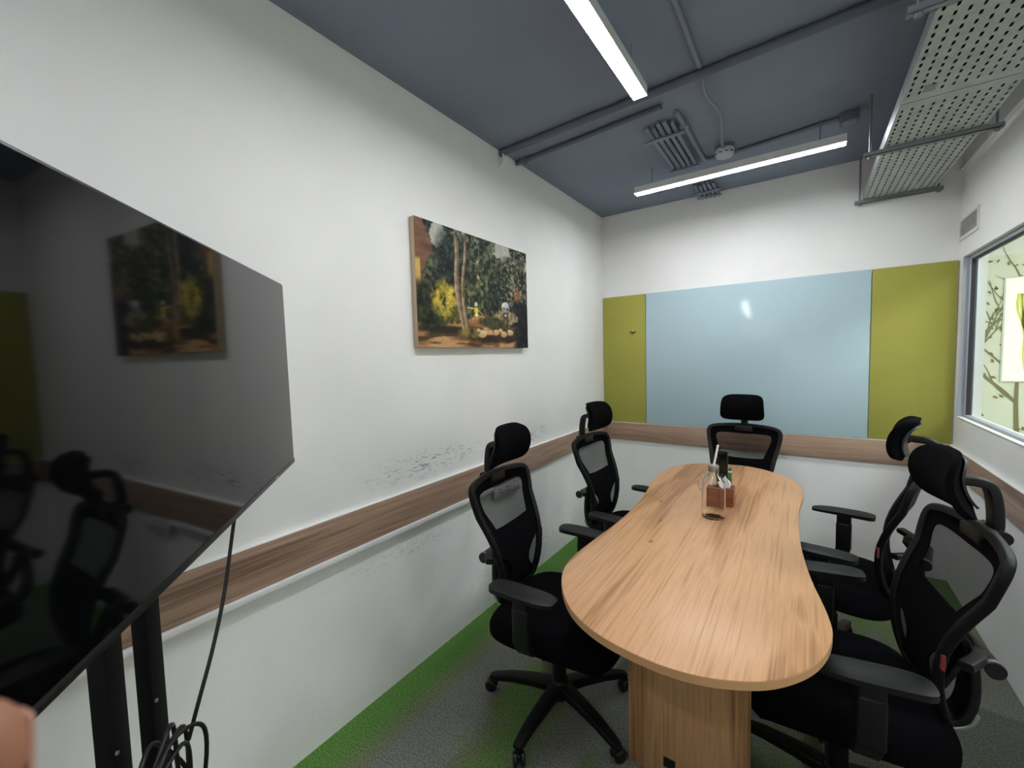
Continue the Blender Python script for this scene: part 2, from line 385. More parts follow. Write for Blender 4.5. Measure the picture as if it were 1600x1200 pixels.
# wooden chair rail with a white top edge
def rail(name, lo, hi, m_, capname='rail_cap'):
    o = struct(box(name, lo, hi, m_, bevel=.0015))
    return o
RZ0, RZ1, RT = .728, .885, .018
r_ = rail('trim_1', (0, Y0, RZ0), (RT, D, RZ1-.003), 'rail_wood_y'); box('top_edge', (0, Y0, RZ1-.003), (RT+.001, D, RZ1), 'white_laminate', r_)
r_ = rail('trim_2', (RT+.001, D-RT, RZ0), (W-RT-.001, D, RZ1-.003), 'rail_wood_x'); box('top_edge', (RT+.001, D-RT-.001, RZ1-.003), (W-RT-.001, D, RZ1), 'white_laminate', r_)
r_ = rail('trim_3', (W-RT, Y0, RZ0), (W, D, RZ1-.003), 'rail_wood_y'); box('top_edge', (W-RT-.001, Y0, RZ1-.003), (W, D, RZ1), 'white_laminate', r_)
for rx, s in ((0, 1), (W, -1)):          # butt joints between rail boards
    pass
# door behind the camera, with a narrow lit glass slot
dr = bpy.data.objects.new('door_1', None); COL.objects.link(dr); struct(dr, 'pale door with narrow lit glass slot behind the table end')
boxes('door_leaf', [((1.46, Y0, 0), (1.93, Y0+.04, 2.1)), ((2.01, Y0, 0), (2.26, Y0+.04, 2.1)), ((1.93, Y0, 0), (2.01, Y0+.04, 1.30)), ((1.93, Y0, 1.85), (2.01, Y0+.04, 2.1))], 'door_paint', dr)
box('glass_slot', (1.93, Y0+.005, 1.30), (2.01, Y0+.02, 1.85), 'lit_slot', dr)
tube('door_handle', smooth_path([(1.52, Y0+.04, 1.0), (1.52, Y0+.10, 1.0), (1.64, Y0+.10, 1.0)], it=2), .01, 'silver', dr)
# neighbouring room
struct(box('wall_far', (W+.1, Y2, 0), (X2, Y2+.1, H), 'far_wall'))
struct(box('wall_far_side', (X2, Y0, 0), (X2+.1, Y2+.1, H), 'far_wall'))
struct(box('wall_far_front', (W+.1, Y0-.1, 0), (X2+.1, Y0, H), 'far_wall'))
struct(box('wall_far_left', (W, D+.1, 0), (W+.1, Y2+.1, H), 'far_wall'))
struct(box('floor_far', (W+.1, Y0, -.1), (X2, Y2, 0), 'far_floor'))
struct(box('ceiling_far', (W+.1, Y0-.1, H), (X2+.1, Y2+.1, H+.1), 'wall_paint'))
for px_, py_, lab in ((3.5, 3.3, 'added square white fill light panel beyond the window, nearer the tree stickers'), (3.5, 1.2, 'added square white fill light panel beyond the window, far from the tree stickers')):  # unseen ceiling panels added to brighten this room and spill through the window
    nl = thing('fill_panel', lab, 'light', (px_, py_, H))
    box('frame', (-.41, -.41, -.02), (.41, .41, 0), 'white_plastic', nl, .004); box('diffuser', (-.39, -.39, -.026), (.39, .39, -.02), 'fill_diffuser', nl)

# ================================================================== back wall boards
BY = D-.012
bd = thing('glass_board', 'pale blue glass writing board between the two olive pin boards', 'whiteboard', (1.146, D, .886))
def onbd(o): return local(o, (1.146, D, .886))
onbd(box('glass_sheet', (.400, BY-.006, .888), (1.893, D-.001, 2.022), 'screen_board', bd, .0015))
for nm, lab, x0, x1 in (('pin_board', 'narrow olive felt pin board left of the pale blue board, with a pin cluster', .006, .394),
                        ('pin_board', 'wide olive felt pin board between the pale blue board and the window', 1.899, W-.006)):
    t = thing(nm, lab, 'pin board', ((x0+x1)/2, D, .886))
    local(box('felt_panel', (x0, BY, .888), (x1, D-.001, 2.022), 'olive_felt', t, .003), t.location)
for k in range(5):
    a = 2*PI*k/5+.3; r = 0 if k == 4 else .018
    p = Vector((.284+r*math.cos(a), BY, 1.691+r*math.sin(a)))
    t = tag(lathe('push_pin', [(0, 0), (.0055, 0), (.006, .003), (.004, .006), (.004, .010), (.007, .013), (.007, .016), (0, .017)], 'pin_metal' if k % 2 else 'mark_dark', n=10,
              mtx=Matrix.Translation(p) @ Matrix.Rotation(PI/2, 4, 'X')), ['dark push pin on the rim of the cluster on the narrow olive board', 'yellow push pin on the rim of the cluster on the narrow olive board', 'dark push pin in the middle of the cluster on the narrow olive board'][2 if k == 4 else k % 2], 'push pin', 'pins in the cluster on the narrow olive board')

# ================================================================== left wall: painting, socket, raceway
def paint():
    """canvas print of a wooded pastoral scene, coloured per vertex"""
    w, h, nx, ny = .962, .612, 330, 210
    u, v = np.meshgrid(np.linspace(0, 1, nx), np.linspace(0, 1, ny))     # v up
    rs = np.random.RandomState(5)
    def vn(sx, sy, seed, octs=4):
        out = np.zeros_like(u); amp = 1; tot = 0
        for o_ in range(octs):
            r = np.random.RandomState(seed*31+o_); gx, gy = int(sx*2**o_)+2, int(sy*2**o_)+2
            g = r.rand(gy+1, gx+1); x = u*(gx-1); y = v*(gy-1); xi = x.astype(int); yi = y.astype(int); fx = x-xi; fy = y-yi
            fx = fx*fx*(3-2*fx); fy = fy*fy*(3-2*fy)
            out += amp*((g[yi, xi]*(1-fx)+g[yi, xi+1]*fx)*(1-fy)+(g[yi+1, xi]*(1-fx)+g[yi+1, xi+1]*fx)*fy); tot += amp; amp *= .55
        return out/tot
    n1, n2, n3, n4 = vn(6, 5, 1), vn(16, 12, 2), vn(40, 28, 3, 3), vn(5, 18, 4)
    C = np.zeros((ny, nx, 3))
    def put(mask, col, a=1.0):
        mk_ = np.clip(mask, 0, 1)[..., None]*a; C[:] = C*(1-mk_)+np.array(col)[None, None]*mk_ if np.ndim(col) == 1 else C*(1-mk_)+col*mk_
    def mixc(a, b, t): t = np.clip(t, 0, 1)[..., None]; return np.array(a)*(1-t)+np.array(b)*t
    sm = lambda e0, e1, x: np.clip((x-e0)/(e1-e0), 0, 1)
    ell = lambda cx, cy, rx, ry, s=.25: sm(1+s, 1-s, ((u-cx)/rx)**2+((v-cy)/ry)**2)
    C[:] = mixc((214,198,156), (176,176,168), v*1.4-.5+n1*.3)                       # sky
    # dark wood masses
    cov = sm(.40, .50, n2*.6+n1*.55+.22*sm(.9, .3, v)-.20*ell(.70, .95, .13, .12, .9)-.35*ell(.155, .92, .05, .10, .8)-.26*ell(.84, .62, .05, .14, .8)+.03)
    put(cov, mixc((24,32,30), (96,100,74), (n3*1.3+n2*.5-.68)*1.9))
    put(ell(.45, .48, .17, .28, .5)*sm(.35, .6, n2+.1), mixc((34,44,30), (126,124,80), n3*2.4-.85), .8)
    put(ell(.27, .74, .13, .26, .5)*sm(.3, .5, n2+.1), mixc((18,26,26), (58,70,62), n3*1.5-.3), .9)
    put(ell(.75, .52, .15, .26, .5)*sm(.3, .5, n2), mixc((16,24,24), (54,62,52), n3*1.5-.3), .9)
    # thatched roof upper left, pale facade
    roof = sm(0, .01, (.125-.34*np.abs(v-.80)-u))*sm(.52, .55, v); put(roof, mixc((92,64,48), (140,104,80), n4*1.4-.2))
    put(sm(.035, .03, u)*sm(.46, .48, v)*sm(.70, .68, v), (196,164,90))
    put(sm(.09, .08, u)*sm(.42, .44, v)*sm(.56, .5, v), (150,104,74), .8)
    # red brown gable at right
    put(sm(.0, .012, .06-np.abs(u-.885)-.35*np.maximum(0, .50-v)*0-.4*np.maximum(0, .55-v))*sm(.40, .42, v)*sm(.60, .585, v), (128,88,62))
    put(sm(.0, .01, .012-np.abs(u-.835))*sm(.38, .4, v)*sm(.58, .56, v), (40,32,26), .8)
    # ground
    gl = .22+.06*(n1-.5)+.10*np.exp(-((u-.52)/.16)**2)
    gnd = sm(.0, .03, gl-v); put(gnd, mixc((150,104,66), (206,162,112), n4*1.6-.35+n3*.3))
    put(gnd*sm(.50, .6, vn(4, 14, 9)+.2*np.exp(-((v-.13)/.04)**2)-.05), (52,40,28), .8)
    put(gnd*ell(.62, .085, .34, .035, .6), (46,34,26), .85); put(gnd*ell(.18, .15, .22, .035, .6), (38,34,24), .85)
    put(ell(.50, .22, .16, .035, .4), (164,112,70), .8)
    # bushes at left: dark then sunlit yellow green
    put(ell(.09, .34, .15, .19, .35), mixc((22,28,22), (66,72,40), n3*1.6-.4))
    put(ell(.20, .40, .10, .15, .4)*sm(.36, .5, n3*.6+n2*.5), mixc((110,100,34), (202,178,72), n3*1.9-.5))
    put(ell(.25, .27, .10, .07, .4), mixc((70,68,30), (160,146,64), n3*1.9-.5), .8)
    # right dark thicket
    put(sm(.82, .88, u+.05*(n2-.5))*sm(.5, .42, v+.1*(n1-.5)), mixc((20,20,24), (50,50,48), n3*1.5-.4))
    # clearing behind the figures
    put(ell(.74, .30, .13, .07, .4), mixc((110,94,62), (186,166,124), n3*1.7-.4), .9)
    put(ell(.60, .24, .13, .05, .4), mixc((30,38,28), (70,74,46), n3*1.5-.3), .85)
    # twin tree trunks
    for cx, wd, lean, b in ((.318, .025, -.05, 1.0), (.352, .016, .02, .85)):
        x0 = cx+lean*(v-.35)+.09*np.maximum(0, .30-v)+.012*np.sin(v*9)
        tw = wd*(1.1-.35*v)*(1+.7*np.maximum(0, .2-v))
        put(sm(1, .75, np.abs(u-x0)/tw)*sm(.10, .13, v)*sm(1.02, .9, v), mixc((92,74,58), (204,176,142), (x0-u)/tw*.5+.4+n3*.5-.25))
    put(ell(.40, .13, .10, .05, .5)*sm(.4, .5, n3), (126,112,52), .8)
    # dappled light in the crowns and gaps of sky between the leaves
    n5 = vn(60, 44, 12, 2); put(sm(.66, .74, n5+.18*(n1-.5))*sm(.34, .5, v)*sm(.05, .2, u), (150,146,104), .4)
    put(sm(.64, .72, n5+.25*ell(.82, .62, .10, .22, .8)-.05)*sm(.36, .45, v)*sm(.66, .78, u), (210,194,150), .4)
    # sheep
    for cx, cy, r in ((.505, .125, .036), (.47, .155, .018), (.64, .145, .028), (.685, .165, .02), (.72, .13, .03), (.79, .15, .03)):
        put(ell(cx, cy, r*1.15, r, .2), mixc((170,140,96), (230,206,160), (v-cy)/r*.5+.5)); put(ell(cx-r*.9, cy+.004, r*.3, r*.4, .2), (150,118,82))
        for s in (-.5, .5): put(sm(.004, .002, np.abs(u-cx-s*r))*sm(.0, .004, cy-r*.7-v)*sm(.0, .004, v-cy+r*1.6), (70,50,36))
    # small yellow figure with pale head and outstretched arms
    put(ell(.455, .335, .020, .030, .25), (224,188,60)); put(ell(.455, .295, .016, .015, .3), (232,214,150)); put(ell(.455, .392, .014, .020, .25), (206,200,178))
    put(sm(.006, .003, np.abs(v-.352+.08*(u-.41)))*sm(.375, .38, u)*sm(.44, .435, u), (214,202,160)); put(sm(.006, .003, np.abs(v-.335+.9*(u-.48)))*sm(.475, .48, u)*sm(.52, .515, u), (190,176,130))
    for s in (-.012, .012): put(sm(.005, .003, np.abs(u-.455-s))*sm(.235, .24, v)*sm(.285, .28, v), (120,120,80))
    # small grey white round headed figure
    put(ell(.745, .40, .042, .052, .15), mixc((120,124,128), (222,222,218), (v-.40)/.05*.4+(.745-u)/.05*.3+.6)); put(ell(.728, .385, .010, .012, .2), (30,30,34)); put(ell(.765, .382, .010, .012, .2), (30,30,34))
    put(sm(.004, .002, np.abs(u-.715+.3*(v-.4)))*ell(.745, .40, .04, .05), (190,150,60))
    put(ell(.745, .315, .030, .034, .25), (70,70,64)); put(ell(.745, .32, .012, .012, .25), (190,190,180))
    for s in (-.02, .02): put(ell(.745+s, .262, .010, .026, .25), (84,64,48))
    for k in range(7): put(ell(.80+k*.013, .30+.012*math.sin(k*2), .007, .035, .3), [(150,132,104), (92,72,56), (186,170,140)][k % 3], .8)
    C *= (.90+.22*n3)[..., None]*1.0
    C = np.clip(C, 0, 255)/255; Cl = np.where(C <= .04045, C/12.92, ((C+.055)/1.055)**2.4)
    verts = np.stack([np.zeros(nx*ny), (u*w).ravel(), (v*h).ravel()], 1)
    idx = np.arange(nx*ny).reshape(ny, nx); f = np.stack([idx[:-1, :-1], idx[:-1, 1:], idx[1:, 1:], idx[1:, :-1]], -1).reshape(-1, 4)
    me = bpy.data.meshes.new('canvas_print'); me.from_pydata(verts.tolist(), [], f.tolist())
    ca = me.color_attributes.new('print', 'FLOAT_COLOR', 'POINT')
    ca.data.foreach_set('color', np.concatenate([Cl.reshape(-1, 3), np.ones((nx*ny, 1))], 1).ravel().astype(np.float32))
    m_ = mat('canvas_print', (128,128,128), .6, spec=.25, bump=(900, .1)); nt = m_.node_tree
    a = nt.nodes.new('ShaderNodeAttribute'); a.attribute_name = 'print'; nt.links.new(a.outputs['Color'], nt.nodes['Principled BSDF'].inputs['Base Color'])
    return me
PB = Vector((0, 1.385, 1.560))
pt = thing('framed_painting', 'wooded pastoral painting with sheep on stretched canvas on the white wall', 'painting', PB)
box('canvas_body', (.004, 0, 0), (.034, .962, .612), 'canvas_edge', pt, .003)
pm = link('canvas_print', paint(), 'canvas_print', pt); pm.location = (.0347, 0, 0)

sk = thing('power_socket', 'white switched double power socket below the wooden rail', 'socket', (0, 2.08, .653))
box('back_box', (0, -.128, 0), (.022, .128, .064), 'socket_plastic', sk, .004)
pl = box('face_plate', (.022, -.132, -.003), (.028, .132, .067), 'socket_plastic', sk, .003)
for c in (-.07, .0):
    for dy, dz, r in ((0, .014, .0055), (-.011, -.008, .0045), (.011, -.008, .0045)):
        o = lathe('pin_hole', [(0, 0), (r, 0), (r, .0015), (0, .0015)], 'grommet', pl, 12, Matrix.Translation((.0275, c+dy, .032+dz)) @ Matrix.Rotation(PI/2, 4, 'Y'))
for c in (.05, .085): box('rocker_switch', (.027, c-.012, .014), (.033, c+.012, .05), 'white_plastic', pl, .002)
rc = thing('cable_raceway', 'slim white plastic cable raceway running under the wooden rail', 'raceway', (0, .2, .700))
local(box('raceway_body', (0, Y0+.01, .706), (.030, 1.90, RZ0-.001), 'white_plastic', rc, .002), rc.location)
local(box('raceway_end', (0, 1.90, .704), (.031, 1.94, RZ0-.001), 'white_plastic', rc, .002), rc.location)

# ================================================================== conference table
T0 = [(.952,3.013),(.860,2.925),(.800,2.75),(.806,2.514),(.831,2.315),(.851,2.141),(.862,1.945),(.858,1.734),(.843,1.547),(.834,1.409),(.842,1.303),(.866,1.226),(.912,1.148),(.973,1.077),
 (1.034,1.036),(1.11,1.005),(1.201,.990),(1.279,.988),(1.348,1.0),(1.411,1.025),(1.472,1.061),(1.519,1.108),(1.564,1.173),(1.595,1.252),(1.610,1.338),(1.607,1.40),(1.594,1.49),(1.57,1.607),
 (1.548,1.772),(1.533,1.945),(1.525,2.162),(1.525,2.341),(1.542,2.56),(1.544,2.705),(1.505,2.857),(1.44,2.954),(1.333,3.06),(1.21,3.099),(1.07,3.068)]
TB = (1.21, 2.04, 0)
out2 = [(p.x-TB[0], p.y-TB[1]) for p in smooth_path([(x, y, 0) for x, y in T0], True, 2)]
tbl = thing('conference_table', 'peanut shaped oak laminate meeting table in the middle of the room', 'table', TB)
top = prism('table_top', out2, .726, .75, 'table_wood', tbl, .0012)
sweep('edge_band', [Vector((x, y, .738)) for x, y in out2], [(-.0007, -.0105), (.0007, -.0105), (.0007, .0105), (-.0007, .0105)], 'edge_band', top, True, Vector((0,0,1)))
for y in (-.60, .60):
    lg = box('table_leg', (-.185, y-.0125, 0), (.205, y+.0125, .726), 'leg_wood', tbl, .0015)
    if y < 0: box('wire_grommet', (-.06, y-.016, .05), (-.02, y-.012, .085), 'grommet', lg, .0015)
box('spine_panel', (-.0, -.585, .38), (.018, .585, .726), 'leg_wood', tbl)

# ================================================================== office chairs
OUT_R = [(0,.458),(.11,.458),(.150,.475),(.172,.62),(.205,.80),(.226,.90),(.230,.965),(.195,.985),(.08,.996),(0,.997)]   # half outline (y,z)
def bx_(y, z):
    t = max(0, (z-.46)/.53)
    return -.215+.040*math.sin(PI*min(t/.75, 1))-.095*t**1.7+.50*y*y
def hw(z):
    P = OUTL
    for (a, b) in zip(P, P[1:]):
        if a[1] <= z <= b[1]: return a[0]+(b[0]-a[0])*(z-a[1])/max(1e-6, b[1]-a[1])
    return .0
_loop = [Vector((0, y, z)) for y, z in OUT_R]+[Vector((0, -y, z)) for y, z in OUT_R[-2:0:-1]]
LOOP = smooth_path(_loop, True, 2)
OUTL = sorted([(p.y, p.z) for p in LOOP if p.y >= 0], key=lambda q: q[1])
def sq(a, b, n=5):
    m_ = max(abs(a), abs(b)); h_ = math.hypot(a, b)
    if h_ < 1e-9: return 0., 0.
    c_, s_ = a/h_, b/h_; r = m_*(abs(c_)**n+abs(s_)**n)**(-1/n)
    return r*c_, r*s_
def make_chair():
    c = thing('office_chair', 'x', 'chair')
    # --- five star base, casters, column
    lathe('base_hub', [(0,.055),(.04,.055),(.045,.07),(.045,.10),(.035,.125),(.03,.13),(0,.13)], 'nylon_black', c, 20)
    lathe('gas_column', [(0,.12),(.028,.12),(.028,.25),(.022,.25),(.022,.375),(0,.375)], 'nylon_black', c, 16)
    for k in range(5):
        a = math.radians(72*k+BASE_ROT); d = Vector((math.cos(a), math.sin(a), 0))
        path = [d*.03+Vector((0,0,.098)), d*.12+Vector((0,0,.096)), d*.22+Vector((0,0,.086)), d*.295+Vector((0,0,.070)), d*.318+Vector((0,0,.064))]
        lg = sweep('base_leg', path, rrect(.027, .018, .008), 'nylon_black', c, ref=Vector((0,0,1)), scale=[1.15, 1, .85, .7, .55])
        cc = d*.305; rot = Matrix.Translation(cc) @ Matrix.Rotation(a+.7*(k-2), 4, 'Z')
        bm = bmesh.new()
        for s in (-1, 1):
            add_lathe(bm, [(0, -.008), (.022, -.008), (.026, -.004), (.026, .004), (.020, .009), (0, .009)], 16, rot @ Matrix.Translation((.012, s*.014, .026)) @ Matrix.Rotation(PI/2, 4, 'X'))
        add_box(bm, (-.012, -.007, .030), (.030, .007, .052), .004, 1, rot); add_box(bm, (-.006, -.006, .048), (.006, .006, .068), 0, 1, rot)
        fin('caster', bm, 'satin_black', lg, angle=40)
    # --- mechanism
    box('tilt_mechanism', (-.16, -.075, .372), (.11, .075, .418), 'nylon_black', c, .008)
    tube('tilt_lever', smooth_path([(.03, -.07, .392), (.03, -.20, .388), (.05, -.235, .380)], it=2), .006, 'nylon_black', c, 8)
    tube('height_lever', smooth_path([(.07, .07, .392), (.07, .20, .385), (.09, .235, .375)], it=2), .006, 'nylon_black', c, 8)
    # --- seat: cushion with waterfall front over a plastic pan
    def plan(u, v, inset=0):
        a = 2*u-1; b = 2*v-1
        x, y = sq(a, b, 3.6); return x, y*(1-.06*x)
    def sf(u, v):
        x, y = plan(u, v); X = .02+.262*x; Y = .262*y
        e = max(abs(2*u-1), abs(2*v-1)); z = .478-.055*max(0, (e-.72)/.28)**2.4-.035*max(0, (2*u-1))**3-.012*(1-y*y)*(1-x*x)
        return Vector((X, Y, z))
    st = shell('seat', sf, 20, 20, lambda u, v: .022+.036*min(1, 6*min(u, 1-u, v, 1-v)), 'black_fabric', c, dirv=(0, 0, 1))
    def pf(u, v):
        x, y = plan(u, v); return Vector((.015+.245*x, .245*y, .432-.030*max(0, 2*u-1)**3))
    shell('seat_pan', pf, 14, 14, .018, 'nylon_black', st, dirv=(0, 0, 1))
    # --- armrests
    for s in (-1, 1):
        path = smooth_path([(.0, s*.10, .405), (.0, s*.235, .402), (.0, s*.292, .43), (-.005, s*.298, .50), (-.005, s*.298, .60)], it=2)
        po = sweep('arm_post', path, rrect(.030, .014, .006), 'black_plastic', c, ref=[Vector((0, 0, 1)) if p.z < .41 else Vector((0, s, .35)) for p in path])
        box('arm_sleeve', (-.036, s*.298-.019, .455), (.028, s*.298+.019, .600), 'black_plastic', po, .010, 3)
        def af(u, v, s=s):
            a, b = sq(2*u-1, 2*v-1, 4.2)
            x = .002+.130*a; y = s*.300+.046*(1-.16*max(0, a)**2)*b-s*.008*max(0, a)**2
            z = .672-.008*abs(b)**3-.010*abs(a)**4-.008*(a*.5+.5)
            return Vector((x, y, z))
        bm = bmesh.new(); add_shell(bm, af, 20, 8, lambda u, v: (.022+.010*(1-u))*(.55+.45*min(1, 5*min(u, 1-u, v, 1-v))), (0, 0, 1))
        fin('arm_pad', bm, 'black_plastic', po, angle=50)
        box('pad_mount', (-.034, s*.298-.016, .570), (.026, s*.298+.016, .640), 'black_plastic', po, .008)
    # --- backrest frame, netting, lumbar fabric
    P = [Vector((bx_(p.y, p.z), p.y, p.z)) for p in LOOP]
    nr = []
    for p in LOOP:
        e = 1e-3; dy = Vector(((bx_(p.y+e, p.z)-bx_(p.y-e, p.z))/(2*e), 1, 0)); dz = Vector(((bx_(p.y, p.z+e)-bx_(p.y, p.z-e))/(2*e), 0, 1)); nr.append(dy.cross(dz).normalized())
    cen = Vector((-.22, 0, .74))
    P2 = [p+(cen-p).normalized()*.012 for p in P]
    fr = sweep('backrest_frame', P2, rrect(.013, .012, .006, 3), 'frame_black', c, True, nr)
    def inner(z, k): return max(.01, hw(z)-k)
    def surf(z0, z1, k, dx, slot=None):
        def f(u, v):
            z = z0+(z1-z0)*v; w_ = inner(z, k)
            if slot: w_ -= slot(z)
            y = (2*u-1)*w_; return Vector((bx_(y, z)+dx, y, z))
        return f
    shell('netting', surf(.475, .978, .016, -.004), 14, 26, .002, 'netting', fr)
    slot = lambda z: .080*max(0, math.sin(PI*min(1, max(0, (z-.50)/.20))))**1.3
    def lum(u, v):
        ytop = .772+.020*abs(2*u-1)**2.2
        z = .475+(ytop-.475)*v; y = (2*u-1)*(inner(z, .014)-slot(z)); return Vector((bx_(y, z)+.004, y, z))
    shell('lumbar_panel', lum, 18, 22, .006, 'black_fabric', fr)
    def brd(u, v):      # fabric border round the see-through netting window
        i = u*len(P2); a = int(i) % len(P2); p = P2[a]; q = p+(cen+Vector((0, 0, .06))-p)*(.10+.0*v)
        return p.lerp(q, v)+nr[a]*.004
    bm = bmesh.new(); n_ = len(P2); R0 = []; R1 = []
    for i in range(n_):
        p = P2[i]; q = p+(Vector((cen.x, cen.y, .78))-p).normalized()*.062; q.x = bx_(q.y, q.z)
        R0.append(bm.verts.new(p+nr[i]*.004)); R1.append(bm.verts.new(q+nr[i]*.004))
    for i in range(n_): 
        if P2[i].z > .71 or P2[(i+1) % n_].z > .71: bm.faces.new((R0[i], R0[(i+1) % n_], R1[(i+1) % n_], R1[i]))
    bm.verts.ensure_lookup_table(); bmesh.ops.delete(bm, geom=[v for v in bm.verts if not v.link_faces], context='VERTS')
    bmesh.ops.solidify(bm, geom=bm.faces[:], thickness=.003)
    fin('fabric_border', bm, 'black_fabric', fr, angle=40)
    zt_ = .665; yt = hw(zt_)
    box('brand_tag', (bx_(yt, zt_)-.004, yt-.002, zt_-.02), (bx_(yt, zt_)+.004, yt+.012, zt_+.02), 'red_tag', fr)
    # --- back support: J-shaped spine rising behind the seat, with silver caps and tension knob
    path = smooth_path([(-.10, 0, .395), (-.24, 0, .392), (-.285, 0, .41), (-.305, 0, .50), (-.292, 0, .63), (-.252, 0, .685)], it=2)
    sp = sweep('back_spine', path, rrect(.042, .013, .007), 'black_plastic', c, ref=Vector((0, 1, 0)) and None)
    path2 = smooth_path([(-.235, 0, .50), (-.262, 0, .56), (-.300, 0, .64), (-.262, 0, .70)], it=2)
    sweep('spine_brace', path2, rrect(.030, .010, .005), 'black_plastic', sp)
    tube('tension_knob', [(-.312, -.105, .625), (-.312, .105, .625)], .022, 'satin_black', sp, 16)
    for s in (-1, 1): tube('knob_ring', [(-.312, s*.088, .625), (-.312, s*.099, .625)], .0245, 'silver', sp, 16)
    sweep('silver_cap', smooth_path([(-.215, 0, .384), (-.262, 0, .388), (-.296, 0, .410), (-.306, 0, .445)], it=2), rrect(.044, .006, .003), 'silver', sp)
    for s in (-1, 1): # side arms carrying the frame
        pth = smooth_path([(-.30, s*.02, .63), (-.285, s*.10, .655), (-.225, s*.175, .66)], it=2)
        sweep('spine_arm', pth, rrect(.016, .011, .005), 'black_plastic', sp)
    # --- headrest on a ratchet bracket
    PV = Vector((-.250, 0, 1.118))
    def hf(u, v):
        b, a = sq(2*u-1, 2*v-1, 4.5)
        ang = a*.86; x = .098*math.cos(ang)-.052+.9*(b*.13)**2; z = .088*math.sin(ang)/math.sin(.86)
        if a > 0: x -= .012*a*a
        return Vector((x, b*(.130-.007*a), z))
    hd = shell('headrest_pad', hf, 22, 20, lambda u, v: .018+.022*min(1, 6*min(u, 1-u, v, 1-v)), 'black_fabric', c, dirv=(1, 0, 0))
    def hsf(u, v):
        p = hf(.12+.76*u, .12+.76*v); return p+Vector((-.040, 0, 0))
    shell('headrest_shell', hsf, 12, 12, .006, 'shell_plastic', hd)
    hd.location = PV
    ba = sweep('headrest_bracket', smooth_path([(-.302, 0, .955), (-.336, 0, .965), (-.342, 0, 1.00), (-.334, 0, 1.085), (-.318, 0, 1.115), (-.240, 0, 1.118)], it=2), rrect(.021, .013, .005), 'black_plastic', c)
    box('bracket_mount', (-.335, -.055, .945), (-.285, .055, .985), 'black_plastic', ba, .008)
    tube('ratchet_knob', [(-.338, -.050, .972), (-.338, .050, .972)], .019, 'satin_black', ba, 14)
    tube('headrest_pivot', [(-.245, -.03, 1.115), (-.245, .03, 1.115)], .015, 'satin_black', ba, 12)
    return c
BASE_ROT = 49
CH = [ # x, y, facing deg, label
 (.700, 1.50, 3, 'black mesh office chair before the power socket, pushed up to the table'),
 (.700, 2.44, -4, 'black mesh office chair between the rail corner and the table, nearest the narrow olive board'),
 (1.185, 3.00, -92, 'black mesh office chair at the table end, back against the pale blue board'),
 (1.657, 2.43, 169, 'black mesh office chair under the wide olive board, on the window side of the table'),
 (1.648, 1.67, 188, 'black mesh office chair on the window side, at the table end away from the boards'),
]
ARM = (0, -.05, 0, 0, 0)             # arm pad height setting of each chair
HT = (14, -4, 0, -12, 14)            # headrest tilt of each chair
proto = make_chair()
for i, (x, y, a, lab) in enumerate(CH):
    o = proto if i == 0 else copy_tree(proto)
    o.location = (x, y, 0); o.rotation_euler = (0, 0, math.radians(a))
    o.children[[q.name.split('.')[0] for q in o.children].index('headrest_pad')].rotation_euler[1] = math.radians(HT[i])
    for q in o.children:
        if q.name.startswith('arm_post'):
            for g in q.children:
                if not g.name.startswith('arm_sleeve'): g.location.z = ARM[i]
    o['label'] = lab; o['group'] = 'mesh office chairs round the table'

# ================================================================== things on the table
J = (1.207, 2.048, .75)
jar = thing('mason_jar', 'clear glass jar with metal lid, handle and straw on the table', 'jar', J)
prof = [(0, 0), (.040, 0), (.047, .004), (.049, .012), (.049, .150), (.046, .168), (.036, .184), (.024, .194), (.0205, .200), (.0205, .214)]
inn = [(.0175, .214), (.0175, .199), (.021, .192), (.033, .181), (.043, .166), (.0463, .150), (.0463, .010), (.042, .006), (0, .006)]
jb = lathe('jar_body', prof+inn, 'jar_glass', jar, 32)
tube('jar_handle', smooth_path([(-.022, 0, .190), (-.058, 0, .188), (-.063, 0, .165), (-.062, 0, .125), (-.046, 0, .118)], it=3), .0052, 'jar_glass', jar, 10)
lathe('jar_lid', [(0, .2145), (.0195, .2145), (.0225, .213), (.0225, .238), (.0215, .240), (.005, .240), (.0, .240)], 'steel_lid', jar, 24)
tube('straw', [(-.012, .004, .150), (-.004, 0, .214), (.018, -.004, .335)], .0045, 'straw_white', jar, 10)
B0 = Vector((1.203, 2.262, .75))
bx0 = thing('wooden_organiser', 'dark red wooden desk box behind the glass jar', 'box', B0, math.radians(2))
boxes('box_body', [((-.062, -.042, 0), (.062, -.034, .078)), ((-.062, .034, 0), (.062, .042, .078)), ((-.062, -.034, 0), (-.054, .034, .078)), ((.054, -.034, 0), (.062, .034, .078)), ((-.054, -.034, 0), (.054, .034, .008))], 'box_wood', bx0, .0015)
boxes('box_lid', [((-.062, -.042, .0785), (.062, -.012, .086)), ((-.062, .028, .0785), (.062, .042, .086)), ((-.062, -.012, .0785), (-.030, .028, .086)), ((.048, -.012, .0785), (.062, .028, .086))], 'box_wood', bx0, .0015)
ph = thing('black_remote', 'flat black device standing upright in the wooden desk box', 'remote', B0+Vector((.008, .012, .0085)))
box('device_body', (-.024, -.006, 0), (.024, .006, .255), 'satin_black', ph, .004); box('device_screen', (-.020, -.0068, .14), (.020, -.006, .248), 'tv_glass', ph)
gr = thing('green_packet', 'small green packet tucked beside the upright black device', 'packet', B0+Vector((.040, .018, .0085)))
bm = bmesh.new(); add_box(bm, (-.006, -.012, 0), (.008, .008, .172), .003); fin('packet_body', bm, 'box_green', gr, angle=35); box('packet_flap', (-.0065, -.0125, .150), (.0085, .0085, .156), 'paper_white', gr)
